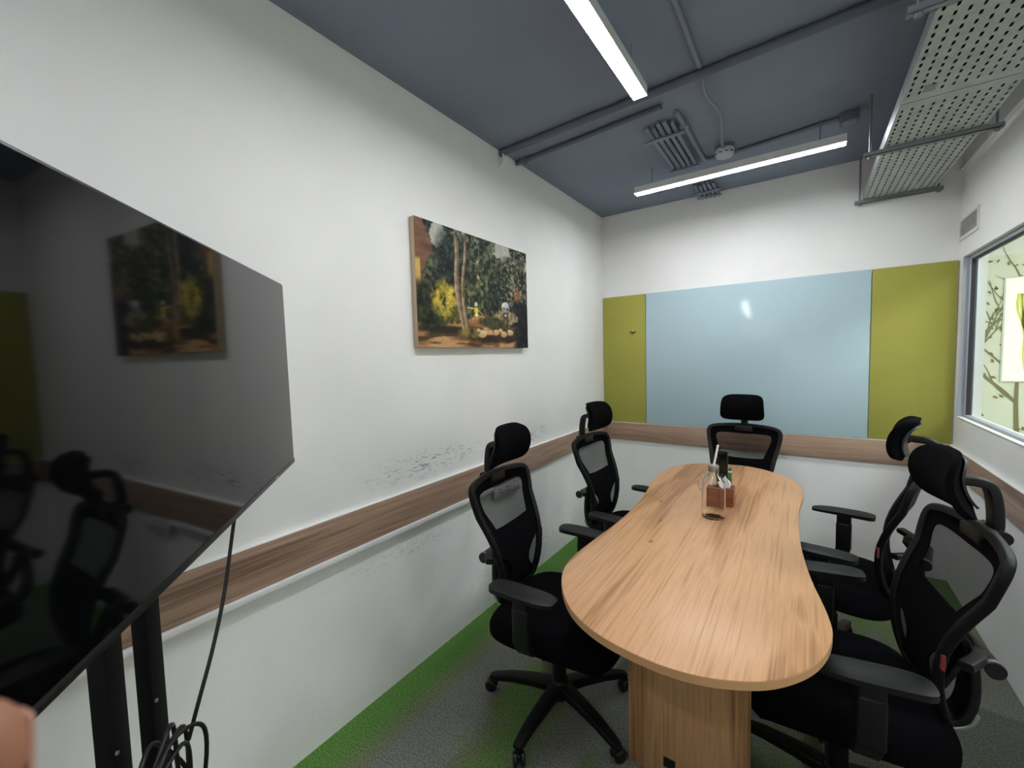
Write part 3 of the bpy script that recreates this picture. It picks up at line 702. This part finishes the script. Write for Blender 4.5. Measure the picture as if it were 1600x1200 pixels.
def tissue(u, v):
    a = 2*u-1; return Vector((a*.020*(.25+1.1*math.sin(PI*min(1, .15+v*.8))), .004*math.sin(a*4+v*3)+.004*v, .066*v*(1-.25*abs(a)*v)))
tp = tag(shell('folded_paper', tissue, 10, 10, .0012, 'paper_white'), 'crumpled white tissue sticking up out of the desk box', 'tissue'); tp.location = B0+Vector((.022, -.002, .075))

# ================================================================== television on stand
A = Vector((1.5375-1.0234*1.30, .5217*1.30, 0)); dv = Vector((.751, -.660, 0)).normalized(); nv = Vector((.660, .751, 0)).normalized()   # dv from far edge to near edge; nv screen side
TW, TZ0, TZ1 = 1.03, 1.183, 1.745
TVM = Matrix((dv, -nv, Vector((0,0,1)))).transposed().to_4x4(); TVM.translation = A     # local x along screen, y backwards, z up
def tvthing(name, lab, cat, off): 
    o = thing(name, lab, cat); mm = TVM.copy(); mm.translation = TVM @ Vector(off); o.matrix_world = mm; return o
tv = tvthing('television', 'large black flat screen television angled in the room corner', 'television', (TW/2, 0, TZ0))
ROLL = math.radians(1.4)
tv.matrix_world = TVM @ Matrix.Translation((0, 0, TZ1)) @ Matrix.Rotation(ROLL, 4, 'Y') @ Matrix.Translation((TW/2, 0, TZ0-TZ1))
h_ = TZ1-TZ0
box('tv_body', (-TW/2, .002, 0), (TW/2, .030, h_), 'tv_bezel', tv, .004)
box('screen', (-TW/2+.006, 0, .014), (TW/2-.006, .003, h_-.006), 'tv_glass', tv)
box('bottom_bezel', (-TW/2, -.001, 0), (TW/2, .006, .013), 'tv_bezel', tv, .001)
box('rear_housing', (-.34, .030, .06), (.34, .062, .40), 'tv_bezel', tv, .012)
box('logo_mark', (-.335, -.0016, .0035), (-.315, -.0009, .0085), 'logo_print', tv)
box('wall_mount_plate', (-.22, .062, .10), (.22, .075, .34), 'nylon_black', tv, .003)
stand = tvthing('television_stand', 'black twin post floor stand carrying the television', 'stand', (.4955, .19, 0))
for s in (-1, 1):
    po = box('post', (s*.061-.025, -.014, .03), (s*.061+.025, .014, 1.50), 'post_black', stand, .003)
    for z in (.80,): lathe('post_bolt', [(0,0),(.004,0),(.004,.003),(0,.004)], 'silver', po, 10, Matrix.Translation((s*.061+.016, -.014, z)) @ Matrix.Rotation(PI/2, 4, 'X'))
    box('foot', (s*.075-.30 if s < 0 else s*.075-.03, -.25, 0), (s*.075+.03 if s < 0 else s*.075+.30, -.19, .03), 'satin_black', stand, .006)
    box('foot_bar', (s*.075-.03, -.19, 0), (s*.075+.03, .30, .03), 'satin_black', stand, .006)
for z in (1.38, 1.46): box('cross_bar', (-.22, -.034, z-.02), (.22, -.014, z+.02), 'nylon_black', stand, .003)
for s in (-1, 1): box('mount_arm', (s*.15-.015, -.114, 1.36), (s*.15+.015, -.034, 1.48), 'nylon_black', stand, .003)
def tvp(x, y, z): return TVM @ Vector((x, y, z))
# power cable from the set down to the coil tied to the near post
pc = smooth_path([tvp(.325, .04, TZ0+.02), tvp(.328, .055, 1.12), tvp(.345, .06, 1.06), tvp(.385, .062, .975), tvp(.44, .07, .88), tvp(.48, .085, .80), tvp(.495, .10, .735)], it=3)
tag(tube('power_cable', pc, .0042, 'cable_black', n=8), 'black power cable hanging from the underside of the television', 'cable')
random.seed(3)
CC = tvp(.575, .120, .655)
for k in range(5):
    rx, rz = .100+.03*random.random(), .125+.03*random.random()
    off = Vector((random.uniform(-.02, .02), 0, random.uniform(-.015, .015)))
    tl = random.uniform(.1, .6); loop = []
    for i in range(40):
        a = 2*PI*i/40; x = rx*math.cos(a)*(1-.25*math.sin(a)); z = rz*math.sin(a)+.01*math.sin(3*a+k)
        q = Vector((x*math.cos(tl)-z*math.sin(tl), .009*k+.008*math.sin(2*a+k)-.03, x*math.sin(tl)+z*math.cos(tl)))+off
        loop.append(CC+dv*q.x-nv*q.y+Vector((0,0,q.z)))
    if k == 0: coil = thing('cable_coil', 'loose coil of black cable tied to the television stand post', 'cable coil', CC)
    local(tube('cable_loop', loop, .0042, 'cable_black', coil, 8, True), CC)
tieL = []
for i in range(16):
    a = 2*PI*i/16; tieL.append(CC+dv*(.055+.022*math.cos(a))-nv*(.016*math.sin(a))*2+Vector((0,0,.125+.012*math.cos(a))))
local(tube('cable_tie', tieL, .004, 'cable_black', coil, 6, True), CC)

# ================================================================== ceiling services
def led(name, lab, c, half, axis):
    t = thing(name, lab, 'light', c)
    ex = Vector((half, .03, 0)) if axis == 0 else Vector((.03, half, 0))
    boxes('housing', [((-ex.x, -ex.y, .004), (ex.x, ex.y, .040)), ((-ex.x, -ex.y, -.002), (ex.x, -ex.y+.002, .004)), ((-ex.x, ex.y-.002, -.002), (ex.x, ex.y, .004)), ((-ex.x, -ex.y+.002, -.002), (-ex.x+.002, ex.y-.002, .004)), ((ex.x-.002, -ex.y+.002, -.002), (ex.x, ex.y-.002, .004))], 'white_plastic', t)
    box('diffuser', (-ex.x+.002, -ex.y+.002, -.003), (ex.x-.002, ex.y-.002, .004), 'led_diffuser', t)
    for s in (-1, 1):
        p = Vector((s*half*.8, 0, 0)) if axis == 0 else Vector((0, s*half*.8, 0))
        tube('hanger', [p+Vector((0,0,.045)), p+Vector((0,0,H-c[2]))], .004, 'grey_paint', t, 6)
    return t
led('linear_light', 'slim linear ceiling light parallel to the pale blue board', (1.132, 2.95, 2.602), .572, 0)
led('linear_light', 'slim linear ceiling light running towards the boards, above the table', (.940, 1.285, 2.602), .59, 1)
led('linear_light', 'added slim linear fill light crossing the room near the door', (1.15, -.85, 2.602), .59, 0)  # fill lamp added out of view behind the camera to even the light
def pipe(name, lab, pts, r, m_='grey_paint', it=2, group=None, clips=()):
    t = thing(name, lab, 'conduit', pts[0], 0, group)
    pp = smooth_path(pts, it=it) if it else [Vector(p) for p in pts]
    local(tube('pipe', pp, r, m_, t, 10), t.location)
    for q in clips:
        local(boxes('saddle_clip', [((q[0]-.02, q[1]-.02, H-2*r-.006), (q[0]+.02, q[1]+.02, H))], m_, t, .004), t.location)
    return t
pipe('conduit', 'thick grey painted conduit crossing the ceiling near the wall hook', [(.002, 2.13, H-.02), (W-.3, 2.06, H-.02)], .019, 'dark_grey_paint', 0)
pipe('conduit', 'thin grey painted conduit crossing the ceiling to the left wall, beyond the thick one', [(.002, 2.31, H-.015), (.93, 2.245, H-.015)], .013, 'dark_grey_paint', 0, None, [(.06, 2.305)])
pipe('conduit', 'grey conduit from the ceiling middle bending beside the smoke detector', [(.975, 2.34, H-.013), (.980, 2.5, H-.013), (.985, 2.98, H-.013), (.995, 3.03, H-.013), (1.05, 3.035, H-.013), (1.173, 3.03, H-.013), (1.67, 2.96, H-.013)], .012, 'grey_paint', 2, None, [(.98, 2.5)])
pipe('conduit', 'grey conduit above the table running towards the thick crossing conduit', [(1.14, .2, H-.012), (1.143, 2.05, H-.012)], .010, 'grey_paint', 0)
pipe('flexible_conduit', 'thin wavy flexible conduit feeding the smoke detector', [(1.143, 2.135, H-.012), (1.125, 2.27, H-.03), (1.17, 2.42, H-.03), (1.15, 2.62, H-.035), (1.12, 2.80, H-.03), (1.118, 2.87, H-.03)], .008, 'grey_paint', 3)
jb_ = thing('junction_box', 'small grey junction box where the conduit meets the cable tray side', 'junction box', (1.715, 2.95, H))
box('box_body', (-.04, -.04, -.05), (.04, .04, 0), 'dark_grey_paint', jb_, .004); lathe('box_cover', [(0,-.054),(.03,-.054),(.034,-.05),(0,-.05)], 'grey_paint', jb_, 16)
sd = thing('smoke_detector', 'round white smoke detector on the grey ceiling', 'smoke detector', (1.118, 2.93, H))
lathe('detector_base', [(0,0),(.056,0),(.056,-.016),(.050,-.02),(0,-.02)], 'dark_grey_paint', sd, 28)
lathe('detector_body', [(0,-.02),(.050,-.02),(.054,-.03),(.054,-.045),(.046,-.062),(.026,-.070),(0,-.071)], 'detector_white', sd, 28)
for k in range(10):
    a = 2*PI*k/10; box('vent_slot', (.0525, -.010, -.050), (.0545, .010, -.045), 'dark_gap', sd, 0, 2, Matrix.Rotation(a, 4, 'Z'))
def bundle(lab, x0, y0, y1, n, pitch_, group=None):
    t = thing('pipe_bundle', lab, 'conduit', (x0, y0, H))
    for k in range(n):
        x = x0+k*pitch_; yy = y0+.02*math.sin(k*2)
        local(tube('pipe', smooth_path([(x, yy, H-.012), (x+.004, yy+.08, H-.026), (x+.004, y1, H-.026)], it=2), .0115, 'grey_paint', t, 8), t.location)
    local(box('clamp_bar', (x0-.04, y0+.10, H-.048), (x0+(n-1)*pitch_+.05, y0+.125, H-.038), 'grey_paint', t, .002), t.location)
    local(box('clamp_bar', (x0-.02, y1-.07, H-.048), (x0+(n-1)*pitch_+.03, y1-.05, H-.038), 'grey_paint', t, .002), t.location)
bundle('bundle of grey pipes clamped to the ceiling before the light by the boards', .800, 2.40, 3.06, 5, .033)
bundle('short bundle of grey pipes clamped between the linear light and the wall', .845, 3.42, D-.004, 5, .03)
hk = thing('wall_hook', 'small white bracket hook on the left wall under the thick conduit', 'hook', (0, 2.122, 2.645))
box('hook_plate', (0, -.012, 0), (.006, .012, .10), 'white_plastic', hk, .002)
tube('hook_arm', smooth_path([(.006, 0, .012), (.030, 0, .010), (.036, 0, .03), (.034, 0, .09)], it=2), .007, 'white_plastic', hk, 8)

# cable tray: perforated galvanised sheet with slots, side flanges, hung on struts and rods
TX0, TX1, TZ, TH = 1.838, 2.182, 2.478, .052
def tray(y0, y1, lab, t=None):
    t = thing('cable_tray', lab, 'cable tray', (TX0, y0, TZ), 0, None)
    nc, cy = 11, .043; nr_ = int(round((y1-y0)/cy)); cy = (y1-y0)/nr_; cx = (TX1-TX0)/nc
    bm = bmesh.new(); cache = {}
    def V(x, y):
        k = (round(x, 5), round(y, 5))
        if k not in cache: cache[k] = bm.verts.new((x-TX0, y-y0, 0))
        return cache[k]
    for j in range(nr_):
        for i in range(nc):
            xa, xb = TX0+i*cx, TX0+(i+1)*cx; sh = 0
            ya, yb = y0+j*cy, y0+(j+1)*cy; xm, ym = (xa+xb)/2, (ya+yb)/2
            O = [V(xa, ya), V(xb, ya), V(xb, yb), V(xa, yb)]
            hole = not (j < 1 or j > nr_-2)
            if not hole: bm.faces.new(O); continue
            w_, l_ = .0044, .0125
            if (i+j) % 2: w_, l_ = .0040, .0115
            st = cy*.0
            I = [V(xm+sx*w_, ym+sy*l_) for sx, sy in ((-.55,-1),(.55,-1),(1,-.62),(1,.62),(.55,1),(-.55,1),(-1,.62),(-1,-.62))]
            for f in ((O[0],O[1],I[1],I[0]), (O[1],I[2],I[1]), (O[1],O[2],I[3],I[2]), (O[2],I[4],I[3]), (O[2],O[3],I[5],I[4]), (O[3],I[6],I[5]), (O[3],O[0],I[7],I[6]), (O[0],I[0],I[7])): bm.faces.new(f)
    bmesh.ops.recalc_face_normals(bm, faces=bm.faces); bmesh.ops.solidify(bm, geom=bm.faces[:], thickness=.0016)
    fin('perforated_floor', bm, 'galvanised', t)
    for x, s in ((TX0, 1), (TX1, -1)):
        a, b = sorted((x, x+s*.002)); c_, d_ = sorted((x, x+s*.014))
        local(boxes('side_flange', [((a, y0, TZ), (b, y1, TZ+TH)), ((c_, y0, TZ+TH-.002), (d_, y1, TZ+TH))], 'galvanised_edge', t), (TX0, y0, TZ))
    for k in range(11):      # loose cables lying in the tray
        xx = TX0+.020+.0305*k
        local(tube('tray_cable', smooth_path([(xx+.003*math.sin(i*1.3+k), y0+(y1-y0)*i/8, TZ+.018+.004*(k % 2)) for i in range(9)], it=1), .0155, 'cable_black', t, 6), (TX0, y0, TZ))
    return t
tray(2.362, D-.002, 'perforated metal cable tray length that runs into the wall above the boards')
tr2 = tray(.35, 2.358, 'perforated metal cable tray length nearer the middle of the room')
local(box('splice_plate', (TX0-.0022, 2.28, TZ+.006), (TX0-.0002, 2.355, TZ+TH-.008), 'galvanised_edge', tr2), (TX0, .35, TZ))
local(box('sheet_label', (TX0+.055, 2.25, TZ-.003), (TX0+.09, 2.30, TZ-.0018), 'strut_grey', tr2), (TX0, .35, TZ))
for y, x0, x1, lab in ((3.672, 1.795, 2.215, 'tray support strut on threaded rods against the wall above the boards'),
                       (2.815, 1.765, 2.24, 'tray support strut on threaded rods midway along the cable tray'),
                       (1.72, 1.765, 2.24, 'tray support strut on threaded rods nearest the room door end')):
    t = thing('tray_support', lab, 'support', ((x0+x1)/2, y, TZ-.024))
    L_ = lambda o: local(o, t.location)
    L_(boxes('strut_channel', [((x0, y-.014, TZ-.024), (x1, y+.014, TZ-.021)), ((x0, y-.014, TZ-.024), (x1, y-.011, TZ-.003)), ((x0, y+.011, TZ-.024), (x1, y+.014, TZ-.003))], 'strut_grey', t))
    for x in (x0+.025, x1-.02):
        L_(tube('threaded_rod', [(x, y, TZ-.035), (x, y, H)], .005, 'strut_grey', t, 8))
        L_(lathe('hex_nut', [(0, -.006), (.010, -.006), (.010, .004), (0, .004)], 'strut_grey', t, 6, Matrix.Translation((x, y, TZ-.028))))
wt = tag(tube('drain_pipe', [(W-.002, Y0+.01, 2.56), (W-.002, D-.002, 2.56)], .011, 'wall_paint', n=12), 'slim white painted pipe running high along the wall above the window', 'pipe')
# air vent in the corner of the right wall
av = thing('air_vent', 'small white louvred air vent high above the window corner', 'vent', (W, 3.535, 2.145))
boxes('vent_frame', [((-.008, -.165, -.012), (0, .165, .006)), ((-.008, -.165, .104), (0, .165, .118)), ((-.008, -.165, .006), (0, -.148, .104)), ((-.008, .150, .006), (0, .165, .104))], 'white_plastic', av, .001)
box('vent_cavity', (-.003, -.148, .006), (-.001, .150, .104), 'dark_gap', av)
for k in range(7):
    z = .013+k*.014
    box('louvre', (-.0095, -.147, -.0017), (-.003, .149, .0017), 'white_plastic', av, 0, 2, Matrix.Translation((0, 0, z)) @ Matrix.Translation((-.005,0,0)) @ Matrix.Rotation(.5, 4, 'Y') @ Matrix.Translation((.005,0,0)))

# ================================================================== wall stickers beyond the window
random.seed(11)
def sticker_tree(x, z0, top, m_, lab, s=1, spread=.5):
    bm = bmesh.new(); yy = Y2-.004
    def br(p, ang, ln, r, d):
        pts = [Vector(p)]; a = ang
        for i in range(5):
            a += random.uniform(-.16, .16); q = pts[-1]+Vector((math.sin(a)*ln/5, 0, math.cos(a)*ln/5)); pts.append(q)
        n = len(pts); add_sweep(bm, pts, [(-r, -.0015), (r, -.0015), (r, .0015), (-r, .0015)], ref=Vector((0, 1, 0)), scale=[1-.65*i/(n-1) for i in range(n)])
        if d < 2:
            for k in range(3 if d else 7):
                i = random.randint(2, n-1); br(pts[i], a+random.choice((-1, 1))*random.uniform(.25, .8)*spread*1.6, ln*random.uniform(.45, .65), r*.5, d+1)
        for k in range(2):
            q = pts[random.randint(1, n-1)]+Vector((random.uniform(-.03, .03), 0, random.uniform(-.03, .03))); leaf(bm, q)
    def leaf(bm, q):
        a = random.uniform(0, PI); l, w_ = .017*s, .007*s; cs, sn_ = math.cos(a), math.sin(a); ring = []
        for (u_, v_) in ((-1,0),(-.4,1),(.4,1),(1,0),(.4,-1),(-.4,-1)):
            ring.append((q.x+u_*l*cs-v_*w_*sn_, q.z+u_*l*sn_+v_*w_*cs))
        A_ = [bm.verts.new((a_, yy-.0015, b_)) for a_, b_ in ring]; B_ = [bm.verts.new((a_, yy+.0015, b_)) for a_, b_ in ring]
        bm.faces.new(A_); bm.faces.new(list(reversed(B_)))
        for i in range(6): bm.faces.new((A_[i], A_[(i+1) % 6], B_[(i+1) % 6], B_[i]))
    br((x, yy, z0), 0, (top-z0)*.62, .015*s, 0)
    for k in range(46): leaf(bm, Vector((x+random.uniform(-.35, .35), yy, random.uniform(z0, top))))
    return tag(fin('wall_sticker', bm, m_), lab, 'wall sticker')
sticker_tree(2.72, 1.15, 2.24, 'decal_grey', 'grey bare branched tree sticker at the window edge of the far wall', .9)
sticker_tree(3.00, .62, 2.24, 'decal_brown', 'brown tree sticker with thick trunk on the far wall beyond the window', 1.1)
sticker_tree(3.45, .62, 2.3, 'decal_grey', 'second grey tree sticker deeper along the far wall beyond the window', 1.0)
lp = thing('reflection_panel', 'glowing panel on the far wall imitating a bright reflection in the window glass, yellow branches across it', 'reflection panel', (3.12, Y2, 1.20))  # bright reflection in the glass, built as a glowing panel on the far wall
box('panel_frame', (-.245, -.012, -.01), (.245, -.001, .85), 'white_plastic', lp, .002); box('reflection_glow', (-.235, -.016, 0), (.235, -.012, .84), 'reflection_glow', lp)
random.seed(5); bm = bmesh.new()
for k in range(16):
    x0 = random.uniform(-.22, .22); pts = [Vector((x0*.55, -.019, .02))]
    for i in range(6): pts.append(pts[-1]+Vector((x0*.07+random.uniform(-.022, .022), 0, .115)))
    add_sweep(bm, smooth_path(pts, it=1), [(-.007, -.0015), (.007, -.0015), (.007, .0015), (-.007, .0015)], ref=Vector((0, 1, 0)))
fin('yellow_branches', bm, 'decal_yellow', lp)

# ================================================================== the photographer's hand beside the lens
def cp(px, py, d): return CAM + d*(cf + cr*((px-800)/FPX) - cu*((py-600)/FPX))
tip = cp(-78, 1195, .057)
dn = -cu; lf = -cr; bk = -cf
def hp(l, d, b): return tip + lf*l + dn*d + bk*b
bm = bmesh.new()
def limb(pts, rad):
    pts = [Vector(p) for p in pts]; n0 = len(pts); P_ = []; R_ = []
    for i in range(n0-1):
        for k in range(5):
            t = k/5; P_.append(pts[i].lerp(pts[i+1], t)); R_.append(rad[i]*(1-t)+rad[i+1]*t)
    P_.append(pts[-1]); R_.append(rad[-1])
    d0 = (P_[0]-P_[1]).normalized()
    for f_, g_ in ((.45, .88), (.8, .58), (.97, .2)): P_.insert(0, pts[0]+d0*rad[0]*f_); R_.insert(0, rad[0]*g_)
    add_sweep(bm, P_, circ(1, 14), scale=R_)
limb([hp(0,0,0), hp(.004,.024,.004), hp(.010,.048,.012), hp(.020,.090,.030)], [.0078,.0083,.0090,.0105])            # index, raised
limb([hp(.030,.052,-.020), hp(.030,.040,-.002), hp(.034,.056,.020), hp(.040,.094,.036)], [.0074,.0082,.0090,.0105])  # middle, curled
limb([hp(.050,.062,-.018), hp(.050,.050,.000), hp(.053,.064,.022), hp(.058,.098,.040)], [.0070,.0078,.0086,.0100])   # ring
limb([hp(.068,.076,-.008), hp(.068,.066,.008), hp(.070,.076,.026), hp(.074,.102,.044)], [.0062,.0068,.0076,.0092])   # little
limb([hp(-.016,.090,-.016), hp(-.022,.108,.004), hp(-.004,.136,.030), hp(.030,.150,.048)], [.0090,.0100,.0125,.0160])# thumb
for q in ((.020,.090,.030), (.040,.094,.036), (.058,.098,.040), (.074,.102,.044)):                                    # palm rays
    limb([hp(*q), hp(q[0]*.9+.002, .130, .052), hp(.046, .172, .075)], [.0125,.0160,.0190])
limb([hp(.044,.150,.062), hp(.048,.190,.090), hp(.060,.270,.180), hp(.075,.335,.270)], [.0230,.0235,.0300,.0350])
hand = fin('hand', bm, 'skin', smooth=True)
rm = hand.modifiers.new('skin', 'REMESH'); rm.mode = 'VOXEL'; rm.voxel_size = .0016; rm.use_smooth_shade = True
sm_ = hand.modifiers.new('soft', 'SMOOTH'); sm_.iterations = 6; sm_.factor = .5
tag(hand, 'bare hand with raised index fingertip held close beside the lens', 'hand')
sl = sweep('sleeve', smooth_path([hp(.056,.250,.155), hp(.064,.290,.205), hp(.080,.360,.300), hp(.10,.43,.40)], it=2), circ(1, 20), 'sleeve', hand, scale=[.037+.0010*i for i in range(len(smooth_path([(0,0,0)]*4, it=2)))])
def nail(c, up, out):
    u_ = Vector(up).normalized(); o_ = Vector(out).normalized(); s_ = u_.cross(o_).normalized(); 
    return shell('fingernail', lambda a, b: c+s_*((a-.5)*.0115)+u_*((b-.5)*.011)+o_*(.0072-.9*((a-.5)*.0115)**2/.0072*.5), 8, 6, .0006, 'nail', hand)
nail(hp(0,.003,0), cu, -cf*-1)
